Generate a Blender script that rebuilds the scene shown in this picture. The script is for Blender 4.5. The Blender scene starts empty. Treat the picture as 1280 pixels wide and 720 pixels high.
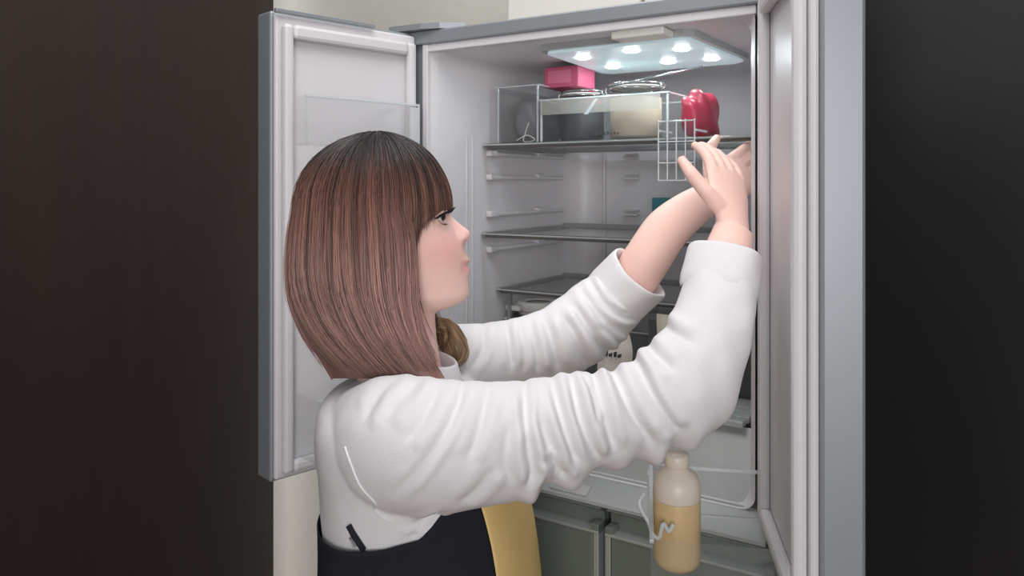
import bpy, bmesh, math, random
import numpy as np
from mathutils import Vector, Matrix

# ------------------------------------------------------------------ camera, world, lights, exposure
scene = bpy.context.scene
F = 969.0            # focal length in pixels of the 1280 px wide frame
EYE = 1.53           # camera height
HOR = 230.0          # picture row of the horizon
cam_d = bpy.data.cameras.new('camera'); cam = bpy.data.objects.new('camera', cam_d)
scene.collection.objects.link(cam)
cam.location = (0, 0, EYE); cam.rotation_euler = (math.pi/2, 0, 0)
cam_d.sensor_width = 36; cam_d.lens = 36*F/1280; cam_d.shift_y = -(360-HOR)/1280
cam_d.clip_start = 0.02; cam_d.clip_end = 50
scene.camera = cam

world = bpy.data.worlds.new('room_ambient'); scene.world = world; world.use_nodes = True
bg = world.node_tree.nodes['Background']
bg.inputs[0].default_value = (0.93, 0.96, 1.0, 1); bg.inputs[1].default_value = 0.78

def area_light(name, loc, target, size, power, color=(1, 1, 1)):
    d = bpy.data.lights.new(name, 'AREA'); d.shape = 'RECTANGLE'
    d.size, d.size_y = size; d.energy = power; d.color = color
    o = bpy.data.objects.new(name, d); scene.collection.objects.link(o)
    o.location = loc
    o.rotation_euler = (Vector(target)-Vector(loc)).to_track_quat('-Z', 'Y').to_euler()
    return o
area_light('window_back_offscreen', (-0.12, -2.15, 1.60), (0.0, 1.4, 1.35), (1.2, 1.3), 38, (1.0, 0.985, 0.97))
area_light('ceiling_lamp_offscreen', (-0.10, 0.80, 2.45), (-0.05, 1.15, 1.2), (0.9, 0.9), 8, (1.0, 0.985, 0.97))

vs = scene.view_settings
scene.display_settings.display_device = 'sRGB'
vs.view_transform = 'Standard'; vs.look = 'None'; vs.gamma = 1; vs.use_curve_mapping = False
vs.exposure = 0.03

rng = np.random.default_rng(7); random.seed(7)
COL = scene.collection

# ------------------------------------------------------------------ helpers
def P(px, py, Y):
    """point at distance Y in front of the photographer, measured on the photograph"""
    return Vector(((px-640)*Y/F, Y, EYE-(py-HOR)*Y/F))

def srgb(r, g, b):
    def c(v):
        v /= 255.0
        return v/12.92 if v <= 0.04045 else ((v+0.055)/1.055)**2.4
    return (c(r), c(g), c(b), 1)

MATS = {}
def mat(name, col, rough=0.5, metal=0.0, var=0.06, nscale=30, bump=0.0, bscale=200, alpha=1.0,
        trans=0.0, sss=0.0, spec=0.5, emit=None, estr=0.0, ior=1.45, stretch=None):
    if name in MATS: return MATS[name]
    m = bpy.data.materials.new(name); m.use_nodes = True; MATS[name] = m
    nt = m.node_tree; N = nt.nodes; L = nt.links; b = N['Principled BSDF']
    tc = N.new('ShaderNodeTexCoord'); src = tc.outputs['Object']
    if stretch:
        mp = N.new('ShaderNodeMapping'); mp.inputs['Scale'].default_value = stretch
        L.new(src, mp.inputs['Vector']); src = mp.outputs['Vector']
    no = N.new('ShaderNodeTexNoise'); no.inputs['Scale'].default_value = nscale; no.inputs['Detail'].default_value = 4
    L.new(src, no.inputs['Vector'])
    mx = N.new('ShaderNodeMix'); mx.data_type = 'RGBA'
    mx.inputs['A'].default_value = (col[0]*(1-var), col[1]*(1-var), col[2]*(1-var), 1)
    mx.inputs['B'].default_value = (min(1, col[0]*(1+var)), min(1, col[1]*(1+var)), min(1, col[2]*(1+var)), 1)
    L.new(no.outputs['Fac'], mx.inputs['Factor']); L.new(mx.outputs['Result'], b.inputs['Base Color'])
    b.inputs['Roughness'].default_value = rough; b.inputs['Metallic'].default_value = metal
    b.inputs['Alpha'].default_value = alpha; b.inputs['Transmission Weight'].default_value = trans
    b.inputs['Specular IOR Level'].default_value = spec; b.inputs['IOR'].default_value = ior
    if sss:
        b.inputs['Subsurface Weight'].default_value = sss
        b.inputs['Subsurface Radius'].default_value = (0.9, 0.35, 0.2)
        b.inputs['Subsurface Scale'].default_value = 0.006
    if emit:
        b.inputs['Emission Color'].default_value = emit; b.inputs['Emission Strength'].default_value = estr
    if bump:
        n2 = N.new('ShaderNodeTexNoise'); n2.inputs['Scale'].default_value = bscale; n2.inputs['Detail'].default_value = 3
        L.new(src, n2.inputs['Vector'])
        bp = N.new('ShaderNodeBump'); bp.inputs['Strength'].default_value = bump; bp.inputs['Distance'].default_value = 0.001
        L.new(n2.outputs['Fac'], bp.inputs['Height']); L.new(bp.outputs['Normal'], b.inputs['Normal'])
    return m

M_liner = mat('liner_plastic', srgb(216, 213, 216), 0.38, var=0.02, bump=0.05)
M_door = M_liner
M_steel = mat('grey_steel', srgb(150, 155, 160), 0.42, 0.35, var=0.04, stretch=(1, 1, 30))
M_chrome = mat('shelf_trim_metal', srgb(160, 161, 162), 0.3, 0.35, var=0.05)
M_trimdark = mat('dark_shelf_trim', srgb(96, 92, 88), 0.3, 0.2)
M_glass = mat('shelf_glass', srgb(196, 200, 200), 0.12, alpha=0.22, var=0.03)
M_clear = mat('clear_plastic', srgb(150, 156, 158), 0.1, alpha=0.08, var=0.02, spec=0.6)
M_edge = mat('clear_plastic_edge', srgb(222, 228, 230), 0.15, alpha=0.62, var=0.02, spec=0.9)
M_drawer = mat('drawer_green_grey', srgb(116, 124, 116), 0.28, 0.25, var=0.04, stretch=(2, 2, 2))
M_drawer2 = M_drawer
M_silver = mat('silver_edge', srgb(198, 204, 203), 0.3, 0.6)
M_sill = mat('sill_plastic', srgb(166, 169, 168), 0.32, 0.1, var=0.03)
M_white = mat('white_plastic', srgb(228, 226, 220), 0.45, var=0.02)
M_box = mat('ivory_storage_box', srgb(214, 210, 203), 0.5, var=0.02)
M_wall = mat('cream_wallpaper', srgb(238, 233, 222), 0.85, var=0.04, bump=0.3, bscale=120)
M_grey = mat('grey_paint', srgb(205, 211, 214), 0.7, var=0.04, bump=0.1)
M_floor = mat('floor_wood', srgb(150, 120, 92), 0.45, var=0.25, nscale=6, stretch=(1, 12, 1))
M_pink = mat('pink_block', srgb(188, 88, 116), 0.5, var=0.12)
M_pink2 = mat('hot_pink_bag', srgb(222, 52, 98), 0.35, var=0.1)
M_red = mat('red_wrapper', srgb(168, 52, 74), 0.35, var=0.2)
M_cream = mat('cream_food', srgb(196, 178, 156), 0.6, var=0.08)
M_darkfood = mat('dark_food', srgb(46, 46, 50), 0.5, var=0.25, nscale=60)
M_jar = mat('jar_glass', srgb(150, 158, 155), 0.05, alpha=0.06, spec=0.7, var=0.02)
M_wire = mat('clip_wire', srgb(190, 192, 194), 0.2, 0.9)
M_teal = mat('teal_sticker', srgb(78, 140, 156), 0.5, var=0.12)
M_led = mat('led_dot', (1, 1, 1, 1), 0.5, emit=(0.86, 0.97, 1, 1), estr=75.0)
M_lamp = mat('lamp_cover', srgb(165, 188, 192), 0.3, emit=(0.8, 0.95, 1, 1), estr=0.3)
M_soap = mat('yellow_liquid_bottle', srgb(214, 186, 140), 0.3, var=0.06, sss=0.2)
M_soapw = mat('frosted_bottle_top', srgb(226, 214, 200), 0.35, var=0.03)
M_print = mat('dark_print', srgb(70, 68, 66), 0.6)
M_pwhite = mat('white_print', srgb(240, 240, 240), 0.5)

M_shirt = mat('white_sweatshirt', srgb(232, 229, 231), 0.9, var=0.025, nscale=20, bump=0.35, bscale=420, spec=0.15)
M_seam = mat('white_seam_thread', srgb(244, 243, 244), 0.8, var=0.02)
M_apron = mat('black_apron_cloth', srgb(40, 39, 46), 0.85, var=0.12, bump=0.3, bscale=500, spec=0.2)
M_yellow = mat('mustard_apron_cloth', srgb(242, 209, 142), 0.8, var=0.05, bump=0.3, bscale=500, spec=0.2)
M_trouser = mat('charcoal_trousers', srgb(56, 56, 62), 0.85, var=0.08, bump=0.2)
M_shoe = mat('grey_slipper', srgb(120, 116, 112), 0.85, var=0.1)
M_eye = mat('eye_white', srgb(228, 220, 216), 0.15)
M_iris = mat('dark_iris', srgb(46, 30, 24), 0.1)
M_lash = mat('black_lash', srgb(24, 18, 18), 0.5)
M_lip = mat('lip_pink', srgb(206, 128, 124), 0.4)

def skin_material():
    m = mat('skin', srgb(249, 208, 196), 0.5, var=0.03, nscale=40, sss=0.18, spec=0.35, bump=0.06, bscale=500)
    nt = m.node_tree; N = nt.nodes; L = nt.links; b = N['Principled BSDF']
    at = N.new('ShaderNodeAttribute'); at.attribute_name = 'blush'
    old = b.inputs['Base Color'].links[0].from_socket
    mx = N.new('ShaderNodeMix'); mx.data_type = 'RGBA'
    mx.inputs['B'].default_value = srgb(232, 146, 146)
    L.new(at.outputs['Fac'], mx.inputs['Factor']); L.new(old, mx.inputs['A'])
    L.new(mx.outputs['Result'], b.inputs['Base Color'])
    return m
M_skin = skin_material()

def hair_material(name, ca, cb, cc):
    m = bpy.data.materials.new(name); m.use_nodes = True
    nt = m.node_tree; N = nt.nodes; L = nt.links; b = N['Principled BSDF']
    at = N.new('ShaderNodeAttribute'); at.attribute_name = 'tone'
    sp = N.new('ShaderNodeSeparateColor'); L.new(at.outputs['Color'], sp.inputs['Color'])
    r = N.new('ShaderNodeValToRGB'); e = r.color_ramp.elements
    e[0].position = 0.1; e[0].color = ca; e[1].position = 0.55; e[1].color = cb
    x = r.color_ramp.elements.new(1.0); x.color = cc
    L.new(sp.outputs['Red'], r.inputs['Fac'])
    h = N.new('ShaderNodeHueSaturation'); L.new(r.outputs['Color'], h.inputs['Color'])
    mr = N.new('ShaderNodeMapRange'); mr.inputs['To Min'].default_value = 0.35; mr.inputs['To Max'].default_value = 1.9
    L.new(sp.outputs['Green'], mr.inputs['Value']); L.new(mr.outputs['Result'], h.inputs['Value'])
    L.new(h.outputs['Color'], b.inputs['Base Color'])
    b.inputs['Roughness'].default_value = 0.38; b.inputs['Specular IOR Level'].default_value = 0.6
    return m
M_hair = hair_material('brown_hair', srgb(34, 24, 23), srgb(124, 85, 74), srgb(160, 123, 114))
M_lock = hair_material('light_brown_hair', srgb(120, 94, 70), srgb(158, 128, 98), srgb(200, 178, 152))

def new_mesh(name, verts, faces, material=None, smooth=False):
    me = bpy.data.meshes.new(name)
    me.from_pydata([tuple(v) for v in verts], [], [tuple(f) for f in faces]); me.update()
    if material: me.materials.append(material)
    if smooth: me.shade_smooth()
    return me

def link(name, me, parent=None):
    o = bpy.data.objects.new(name, me); COL.objects.link(o)
    if parent is not None: o.parent = parent
    return o

def empty(name, loc=(0, 0, 0), rz=0):
    o = bpy.data.objects.new(name, None); COL.objects.link(o)
    o.location = loc; o.rotation_euler = (0, 0, rz); o.empty_display_size = 0.05
    return o

def tag(o, label=None, cat=None, group=None, kind=None):
    if label: o['label'] = label
    if cat: o['category'] = cat
    if group: o['group'] = group
    if kind: o['kind'] = kind
    return o

def box(name, lo, hi, material, parent=None, bevel=0.0, seg=2):
    bm = bmesh.new(); bmesh.ops.create_cube(bm, size=1)
    c = [(a+b)/2 for a, b in zip(lo, hi)]; s = [b-a for a, b in zip(lo, hi)]
    for v in bm.verts: v.co = Vector((c[0]+v.co.x*s[0], c[1]+v.co.y*s[1], c[2]+v.co.z*s[2]))
    if bevel: bmesh.ops.bevel(bm, geom=bm.edges[:], offset=bevel, segments=seg, profile=0.5, affect='EDGES')
    me = bpy.data.meshes.new(name); bm.to_mesh(me); bm.free(); me.materials.append(material)
    return link(name, me, parent)

def prism(name, poly, z0, z1, material, parent=None, axis='z'):
    """extrude a polygon; axis z: poly is (x,y); axis x: poly is (y,z); axis y: poly is (x,z)"""
    n = len(poly); mk = {'z': lambda p, h: (p[0], p[1], h), 'x': lambda p, h: (h, p[0], p[1]), 'y': lambda p, h: (p[0], h, p[1])}[axis]
    v = [mk(p, z0) for p in poly]+[mk(p, z1) for p in poly]
    f = [list(range(n))[::-1], list(range(n, 2*n))]+[[i, (i+1) % n, n+(i+1) % n, n+i] for i in range(n)]
    me = new_mesh(name, v, f, material)
    bm = bmesh.new(); bm.from_mesh(me); bmesh.ops.recalc_face_normals(bm, faces=bm.faces[:]); bm.to_mesh(me); bm.free()
    return link(name, me, parent)

def tube_geo(pts, rad, nseg=16, rad2=None, up=(0, 1, 0), caps=True):
    pts = np.array([tuple(p) for p in pts], float); n = len(pts)
    rad = np.broadcast_to(np.array(rad, float), (n,)); r2 = rad if rad2 is None else np.broadcast_to(np.array(rad2, float), (n,))
    tan = np.gradient(pts, axis=0); tan /= np.linalg.norm(tan, axis=1)[:, None]+1e-12
    up = np.array(up, float)
    a = np.linspace(0, 2*np.pi, nseg, endpoint=False); V = []
    for i in range(n):
        s = np.cross(tan[i], up); s /= np.linalg.norm(s)+1e-12
        w = np.cross(s, tan[i])
        V.append(pts[i]+np.outer(np.cos(a)*rad[i], s)+np.outer(np.sin(a)*r2[i], w))
    V = np.concatenate(V); Fc = []
    for i in range(n-1):
        for j in range(nseg):
            k = (j+1) % nseg
            Fc.append((i*nseg+j, i*nseg+k, (i+1)*nseg+k, (i+1)*nseg+j))
    if caps:
        Fc.append(tuple(range(nseg))[::-1]); Fc.append(tuple(range((n-1)*nseg, n*nseg)))
    return V, Fc

def tube(name, pts, rad, material, parent=None, nseg=8, **k):
    V, Fc = tube_geo(pts, rad, nseg, **k)
    return link(name, new_mesh(name, V, Fc, material, True), parent)

def spline(pts, n):
    """Catmull-Rom through rows of pts (any dimension), n samples"""
    p = np.array([tuple(q) for q in pts], float); m = len(p)
    q = np.vstack([2*p[0]-p[1], p, 2*p[-1]-p[-2]]); out = []
    for t in np.linspace(0, m-1-1e-9, n):
        i = int(t); f = t-i; a, b, c, d = q[i], q[i+1], q[i+2], q[i+3]
        out.append(0.5*((2*b)+(-a+c)*f+(2*a-5*b+4*c-d)*f*f+(-a+3*b-3*c+d)*f**3))
    return np.array(out)

def lathe(name, prof, material, parent=None, n=40, center=(0, 0, 0), sy=1.0):
    V, Fc = [], []; m = len(prof)
    for r, z in prof:
        for j in range(n):
            a = 2*math.pi*j/n; V.append((center[0]+r*math.cos(a), center[1]+sy*r*math.sin(a), center[2]+z))
    for i in range(m-1):
        for j in range(n):
            k = (j+1) % n; Fc.append((i*n+j, i*n+k, (i+1)*n+k, (i+1)*n+j))
    if prof[0][0] > 1e-6: Fc.append(tuple(range(n))[::-1])
    if prof[-1][0] > 1e-6: Fc.append(tuple(range((m-1)*n, m*n)))
    me = new_mesh(name, V, Fc, material, True)
    return link(name, me, parent)

def merge(geos):
    V, Fc, o = [], [], 0
    for v, f in geos:
        V.append(np.array([tuple(q) for q in v], float)); Fc += [tuple(i+o for i in q) for q in f]; o += len(v)
    return np.concatenate(V), Fc

def remesh(V, Fc, voxel, smooth_iter=0, factor=0.5):
    me = new_mesh('tmp', V, Fc); o = bpy.data.objects.new('tmp', me); COL.objects.link(o)
    m = o.modifiers.new('r', 'REMESH'); m.mode = 'VOXEL'; m.voxel_size = voxel; m.adaptivity = 0
    if smooth_iter:
        s = o.modifiers.new('s', 'SMOOTH'); s.iterations = smooth_iter; s.factor = factor
    bpy.context.view_layer.update()
    ev = o.evaluated_get(bpy.context.evaluated_depsgraph_get())
    res = bpy.data.meshes.new_from_object(ev)
    bpy.data.objects.remove(o); bpy.data.meshes.remove(me)
    return res

def get_co(me):
    a = np.empty(len(me.vertices)*3, np.float32); me.vertices.foreach_get('co', a); return a.reshape(-1, 3).astype(float)
def get_no(me):
    a = np.empty(len(me.vertices)*3, np.float32); me.vertex_normals.foreach_get('vector', a); return a.reshape(-1, 3).astype(float)
def set_co(me, a):
    me.vertices.foreach_set('co', a.astype(np.float32).ravel()); me.update()

def clip(me, planes, name):
    """copy of a mesh cut by planes (co, outward normal); the outside is removed and the cut closed"""
    bm = bmesh.new(); bm.from_mesh(me)
    for co, no in planes:
        g = bm.verts[:]+bm.edges[:]+bm.faces[:]
        r = bmesh.ops.bisect_plane(bm, geom=g, plane_co=co, plane_no=no, clear_outer=True, clear_inner=False)
        ed = [e for e in r['geom_cut'] if isinstance(e, bmesh.types.BMEdge)]
        try: bmesh.ops.holes_fill(bm, edges=ed, sides=0)
        except Exception: pass
    out = bpy.data.meshes.new(name); bm.to_mesh(out); bm.free()
    if not out.materials:
        for m in me.materials: out.materials.append(m)
    out.shade_smooth()
    return out

# ------------------------------------------------------------------ room
YAW = math.radians(-32.4)
FO = Vector((-0.155, 1.45, 0))
cu, su = math.cos(YAW), math.sin(YAW)
def FW(s, t, z): return Vector((FO.x+s*cu-t*su, FO.y+s*su+t*cu, z))

def flat_rot_box(name, lo, hi, material):
    o = box(name, lo, hi, material); o.location = FO; o.rotation_euler = (0, 0, YAW); return o
tag(box('floor', (-3.2, -2.2, -0.05), (3.2, 4.2, 0), M_floor), 'light brown wooden kitchen floor', 'floor', kind='structure')
tag(flat_rot_box('wall_back', (-2.2, 0.78, 0), (2.4, 0.86, 2.6), M_wall), 'cream papered kitchen wall behind the refrigerator', 'wall', kind='structure')
tag(flat_rot_box('shadow_upright', (0.17, 0.70, 0), (0.30, 0.78, 2.6), M_wall), 'added cream upright standing in for a shadow strip behind the storage boxes', 'trim', kind='structure')  # upright added where only a shadow strip falls on the wall

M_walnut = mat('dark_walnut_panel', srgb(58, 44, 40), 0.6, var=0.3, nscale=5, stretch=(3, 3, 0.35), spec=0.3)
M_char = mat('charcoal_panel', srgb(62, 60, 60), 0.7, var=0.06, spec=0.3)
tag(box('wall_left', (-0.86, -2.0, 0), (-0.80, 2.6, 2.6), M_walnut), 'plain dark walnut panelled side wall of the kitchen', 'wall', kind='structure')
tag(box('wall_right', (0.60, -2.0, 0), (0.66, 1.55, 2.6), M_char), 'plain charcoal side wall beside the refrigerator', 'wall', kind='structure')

# ------------------------------------------------------------------ refrigerator
SR = 0.60   # inner width
fr = empty('refrigerator', FO, YAW)
tag(fr, 'open grey refrigerator with pale interior, glass shelves and dark drawers', 'refrigerator')
ZT, ZB, TD = 1.787, 1.057, 0.55
def rrect(s0, s1, z0, z1, r, n=6):
    out = []
    for cx, cz, a0 in ((s1-r, z1-r, 0), (s0+r, z1-r, 90), (s0+r, z0+r, 180), (s1-r, z0+r, 270)):
        for i in range(n+1):
            a = math.radians(a0+90*i/n); out.append((cx+r*math.cos(a), cz+r*math.sin(a)))
    return out
def build_liner():
    rings = []
    for t, ins in [(-0.006, -0.004), (0.0, 0.0), (0.012, 0.006), (0.02, 0.009), (0.30, 0.010), (0.47, 0.012), (0.50, 0.016), (0.525, 0.028), (0.542, 0.048), (0.55, 0.075)]:
        rings.append([(s, t, z) for s, z in rrect(0+ins, SR-ins, ZB+ins*0.5, ZT-ins, 0.022+max(ins, 0)*0.5)])
    V = [p for r in rings for p in r]; n = len(rings[0]); Fc = []
    for i in range(len(rings)-1):
        for j in range(n):
            k = (j+1) % n; Fc.append((i*n+j, (i+1)*n+j, (i+1)*n+k, i*n+k))
    Fc.append(tuple(range((len(rings)-1)*n, len(rings)*n)))
    me = new_mesh('liner', V, Fc, M_liner, True)
    bm = bmesh.new(); bm.from_mesh(me); bmesh.ops.recalc_face_normals(bm, faces=bm.faces[:]); bmesh.ops.reverse_faces(bm, faces=bm.faces[:]); bm.to_mesh(me); bm.free()
    return link('liner', me, fr)
lin = build_liner()
box('side_panel', (-0.045, 0.0, 0.02), (-0.012, 0.66, 1.813), M_steel, fr, 0.003)
box('side_panel', (SR+0.012, 0.0, 0.02), (SR+0.045, 0.66, 1.813), M_steel, fr, 0.003)
box('top_panel', (-0.012, 0.0, 1.792), (SR+0.012, 0.66, 1.813), M_steel, fr, 0.002)
box('back_panel', (-0.012, 0.60, 0.02), (SR+0.012, 0.66, 1.792), M_steel, fr)
box('front_rail', (-0.045, -0.012, 1.790), (SR+0.045, 0.0, 1.815), M_steel, fr, 0.003)
box('gasket_strip', (-0.005, -0.006, 1.776), (SR+0.005, 0.012, 1.790), M_liner, fr, 0.002)
box('gasket_strip', (-0.010, -0.008, ZB), (0.002, 0.002, 1.790), M_liner, fr, 0.0015)
box('top_bracket', (0.37, 0.004, 1.764), (0.46, 0.05, 1.777), M_white, fr, 0.003)
hc = prism('hinge_cover', [(-0.075, -0.016), (-0.072, -0.030), (0.0, -0.026), (0.035, -0.014), (0.075, 0.012), (-0.02, 0.02)], 1.8155, 1.826, M_steel, fr)

# wall ridges and rails
for t in (0.105, 0.125):
    box('wall_ridge', (0.0075, t, 1.12), (0.0108, t+0.007, 1.625), M_liner, fr, 0.0012)
for z in (1.5925, 1.544, 1.468, 1.395):
    rl = box('shelf_rail', (0.009, 0.175, z-0.0045), (0.021, 0.49, z+0.004), M_liner, fr, 0.003)
    box('rail_stop', (0.010, 0.172, z-0.006), (0.024, 0.20, z+0.0065), M_liner, rl, 0.003)
    box('rail_stop', (0.010, 0.365, z-0.002), (0.022, 0.40, z+0.009), M_liner, rl, 0.003)
for z in (1.597, 1.548, 1.464):
    sl = box('back_slot', (0.156, 0.5465, z-0.009), (0.19, 0.5495, z+0.009), M_liner, fr, 0.0005)
    box('slot_lip', (0.156, 0.530, z-0.008), (0.19, 0.5468, z-0.0035), M_liner, sl, 0.001)
    box('slot_lip', (0.156, 0.530, z+0.003), (0.19, 0.5468, z+0.006), M_liner, sl, 0.001)
box('duct_glint_strip', (0.10, 0.535, 1.12), (0.105, 0.5495, 1.74), M_liner, fr, 0.002)
box('duct_glint_strip', (0.036, 0.535, 1.50), (0.040, 0.546, 1.585), M_liner, fr, 0.0015)  # short strip added in place of a highlight line in the liner corner
tag(box('reminder_sticker', (0.222, 0.5425, 1.44), (0.285, 0.5465, 1.4985), M_teal, None, 0.001), 'teal blue square sticker on the refrigerator back wall', 'sticker')
st = bpy.data.objects['reminder_sticker']; st.location = FO; st.rotation_euler = (0, 0, YAW)

# ceiling lamp of the refrigerator
lp = prism('lamp_cover', [(0.195, 0.335), (0.215, 0.07), (0.225, 0.06), (0.47, 0.06), (0.48, 0.07), (0.49, 0.335), (0.47, 0.355), (0.21, 0.355)], 1.762, 1.7765, M_lamp, fr)
prism('lamp_frame', [(0.185, 0.34), (0.207, 0.062), (0.22, 0.05), (0.475, 0.05), (0.49, 0.062), (0.50, 0.34), (0.478, 0.366), (0.203, 0.366)], 1.7665, 1.7775, M_silver, fr)
led = None
for a, b in ((0.255, 0.13), (0.36, 0.11), (0.255, 0.26), (0.37, 0.26), (0.44, 0.14), (0.45, 0.27)):
    led = lathe('led', [(0.0, -0.0022), (0.012, -0.002), (0.015, 0.0)], M_led, lp, 16, (a, b, 1.762))

# shelves
def shelf(z, t0, t1, name='glass_shelf', under=M_glass, s1=SR-0.012, posts=False):
    e = box(name, (0.016, t0+0.010, z-0.004), (s1, t1, z), under, fr)
    front = M_trimdark
    box('front_trim', (0.012, t0, z-0.008), (s1, t0+0.011, z+0.002), front, e, 0.0025)
    box('metal_strip', (0.012, t0-0.0015, z-0.0025), (s1, t0+0.002, z+0.0005), M_silver, e, 0.0004)
    box('side_trim', (0.011, t0, z-0.008), (0.022, t1, z+0.0025), M_chrome, e, 0.002)
    box('back_trim', (0.016, t1-0.012, z-0.006), (s1, t1, z+0.007), M_chrome, e, 0.002)
    return e
shelf(1.610, 0.160, 0.50)
shelf(1.430, 0.155, 0.50)
s3 = shelf(1.311, 0.210, 0.50)
box('shelf_post', (0.022, 0.235, 1.245), (0.030, 0.245, 1.304), M_chrome, fr, 0.001)
shelf(1.247, 0.235, 0.50, name='case_cover')
box('case_front', (0.022, 0.225, 1.10), (SR-0.02, 0.231, 1.246), mat('smoked_case', srgb(92, 96, 96), 0.15, alpha=0.55), fr, 0.001)
for a in (0.024, 0.040):
    box('case_edge', (a, 0.2225, 1.10), (a+0.0035, 0.2275, 1.250), M_edge, fr, 0.001)
for k in range(5):
    box('tray_slat', (0.10, 0.05+k*0.035, 1.155-k*0.002), (SR-0.03, 0.072+k*0.035, 1.165-k*0.002), M_sill, fr, 0.002)
box('white_rail', (0.014, 0.24, 1.262), (0.05, 0.40, 1.274), M_white, fr, 0.003)

# sill and drawers at the bottom of the open compartment
prism('sill', [(-0.052, 1.034), (-0.052, 1.029), (0.02, 1.029), (0.02, 1.057), (0.0, 1.057)], -0.03, SR+0.03, M_sill, fr, 'x')
box('sill_edge', (0.0, -0.002, 1.0555), (SR, 0.002, 1.0585), M_sill, fr, 0.0006)
prism('chill_tray_front', [(0.006, 1.058), (0.012, 1.058), (0.075, 1.15), (0.069, 1.152)], 0.01, SR-0.01, M_sill, fr, 'x')
sl = prism('sill_plate', [(-0.047, 1.0372), (-0.028, 1.0455), (-0.028, 1.0475), (-0.047, 1.0392)], 0.285, 0.352, mat('sill_plate_beige', srgb(178, 178, 172), 0.4), fr, 'x')
# white printed marks on the tray front: a sideways comb mark, a dot
def tray_pt(s, q, off=0.0015): return (s, 0.006+0.063*q-off, 1.058+0.094*q+off*0.6)
def tray_mark(strokes, w=0.0016):
    g = [tube_geo([tray_pt(*a), tray_pt(*b)], w, 6) for a, b in strokes]
    V, Fc = merge(g); return link('printed_mark', new_mesh('printed_mark', V, Fc, M_pwhite), fr)
tray_mark([((0.268, 0.20), (0.284, 0.16)), ((0.270, 0.12), (0.286, 0.08)), ((0.272, 0.04), (0.288, 0.01)), ((0.284, 0.16), (0.288, 0.01)), ((0.252, 0.22), (0.262, 0.20))])
tray_mark([((0.296, 0.10), (0.300, 0.03)), ((0.300, 0.03), (0.294, 0.02))], 0.0014)
tray_mark([((0.334, 0.11), (0.346, 0.10))], 0.0042)

def drawer(s0, s1, zt, zb, name):
    d = box('drawer', (s0, -0.03, zb), (s1, 0.0, zt), M_drawer2, fr, 0.002)
    prism('handle_channel', [(-0.030, zt), (-0.054, zt-0.002), (-0.054, zt-0.004), (-0.040, zt-0.012), (-0.036, zt-0.036), (-0.030, zt-0.040)], s0, s1, M_drawer2, d, 'x')
    box('front_panel', (s0+0.010, -0.060, zb+0.01), (s1-0.010, -0.03, zt-0.038), M_drawer, d, 0.002)
    box('top_edge', (s0, -0.062, zt-0.040), (s1, -0.03, zt-0.036), M_silver, d, 0.0008)
    for a in (s0, s1-0.009):
        box('side_edge', (a, -0.061, zb), (a+0.009, -0.03, zt-0.036), M_silver, d, 0.001)
        box('corner_cap', (a-0.004 if a > s0 else a, -0.061, zt-0.038), (a+0.009 if a > s0 else a+0.013, -0.03, zt-0.026), M_drawer, d, 0.001)
    return d
drawer(-0.044, 0.380, 1.030, 0.70, 'a'); drawer(0.391, SR+0.044, 1.030, 0.70, 'b')
drawer(-0.044, SR+0.044, 0.685, 0.36, 'c'); drawer(-0.044, SR+0.044, 0.345, 0.04, 'd')
box('inner_case', (-0.01, 0.005, 0.03), (SR+0.01, 0.58, 1.02), M_steel, fr)
box('plinth', (-0.04, 0.01, 0.0), (SR+0.04, 0.64, 0.03), M_steel, fr)

# doors: x along the door away from the hinge, y out of its inner face
def door(hinge, ang, width, flip):
    d = empty('door', (0, 0, 0)); d.parent = fr
    h = Vector(hinge); d.location = h; d.rotation_euler = (0, 0, ang-YAW)
    f = -1 if flip else 1
    def yy(a, b): return (a, b) if f > 0 else (-b, -a)
    def bx(n, x0, x1, a, b, z0, z1, m, bv=0.002, par=d):
        y0, y1 = yy(a, b); o = box(n, (x0, y0, z0), (x1, y1, z1), m, par, bv); return o
    bx('door_panel', 0.0, width, -0.045, 0.0, 1.045, 1.812, M_steel, 0.004)
    bx('inner_liner', 0.004, width-0.004, 0.0, 0.010, 1.05, 1.806, M_door, 0.004)
    for n, x0, x1, z0, z1 in (('rim', 0.012, 0.030, 1.06, 1.79), ('rim', width-0.030, width-0.012, 1.06, 1.79), ('rim', 0.030, width-0.03, 1.766, 1.79), ('rim', 0.03, width-0.03, 1.06, 1.08)):
        bx(n, x0, x1, 0.010, 0.026, z0, z1, M_door, 0.006)
    bx('top_lip', 0.10, width, 0.012, 0.02, 1.8062, 1.813, M_steel, 0.001)
    return d, bx
dl, bxl = door((-0.030, -0.008, 0), math.radians(224.3), 0.29, False)
def door_bin(bx, d, x0, x1, y1, z0, z1):
    b = bx('bin_floor', x0, x1, 0.028, y1, z0, z0+0.003, M_clear, 0.0005)
    bx('bin_front', x0, x1, y1-0.003, y1, z0, z1, M_clear, 0.0005)
    bx('bin_side', x0, x0+0.003, 0.028, y1, z0, z1, M_clear, 0.0005); bx('bin_side', x1-0.003, x1, 0.028, y1, z0, z1, M_clear, 0.0005)
    bx('bin_rim', x0, x1, y1-0.004, y1+0.001, z1-0.003, z1+0.001, M_edge, 0.0005)
    bx('bin_rim', x0-0.001, x0+0.004, 0.028, y1, z1-0.003, z1+0.001, M_edge, 0.0005)
    bx('bin_rim', x0-0.001, x0+0.003, y1-0.003, y1+0.001, z0, z1, M_edge, 0.0005)
    bx('bin_rim', x0-0.001, x0+0.004, 0.028, y1, z0-0.001, z0+0.003, M_edge, 0.0005)
    bx('bin_clip', x0+0.002, x0+0.022, y1-0.002, y1+0.004, z0, z1-0.006, M_edge, 0.001)
door_bin(bxl, dl, 0.035, 0.26, 0.062, 1.592, 1.672)
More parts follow.
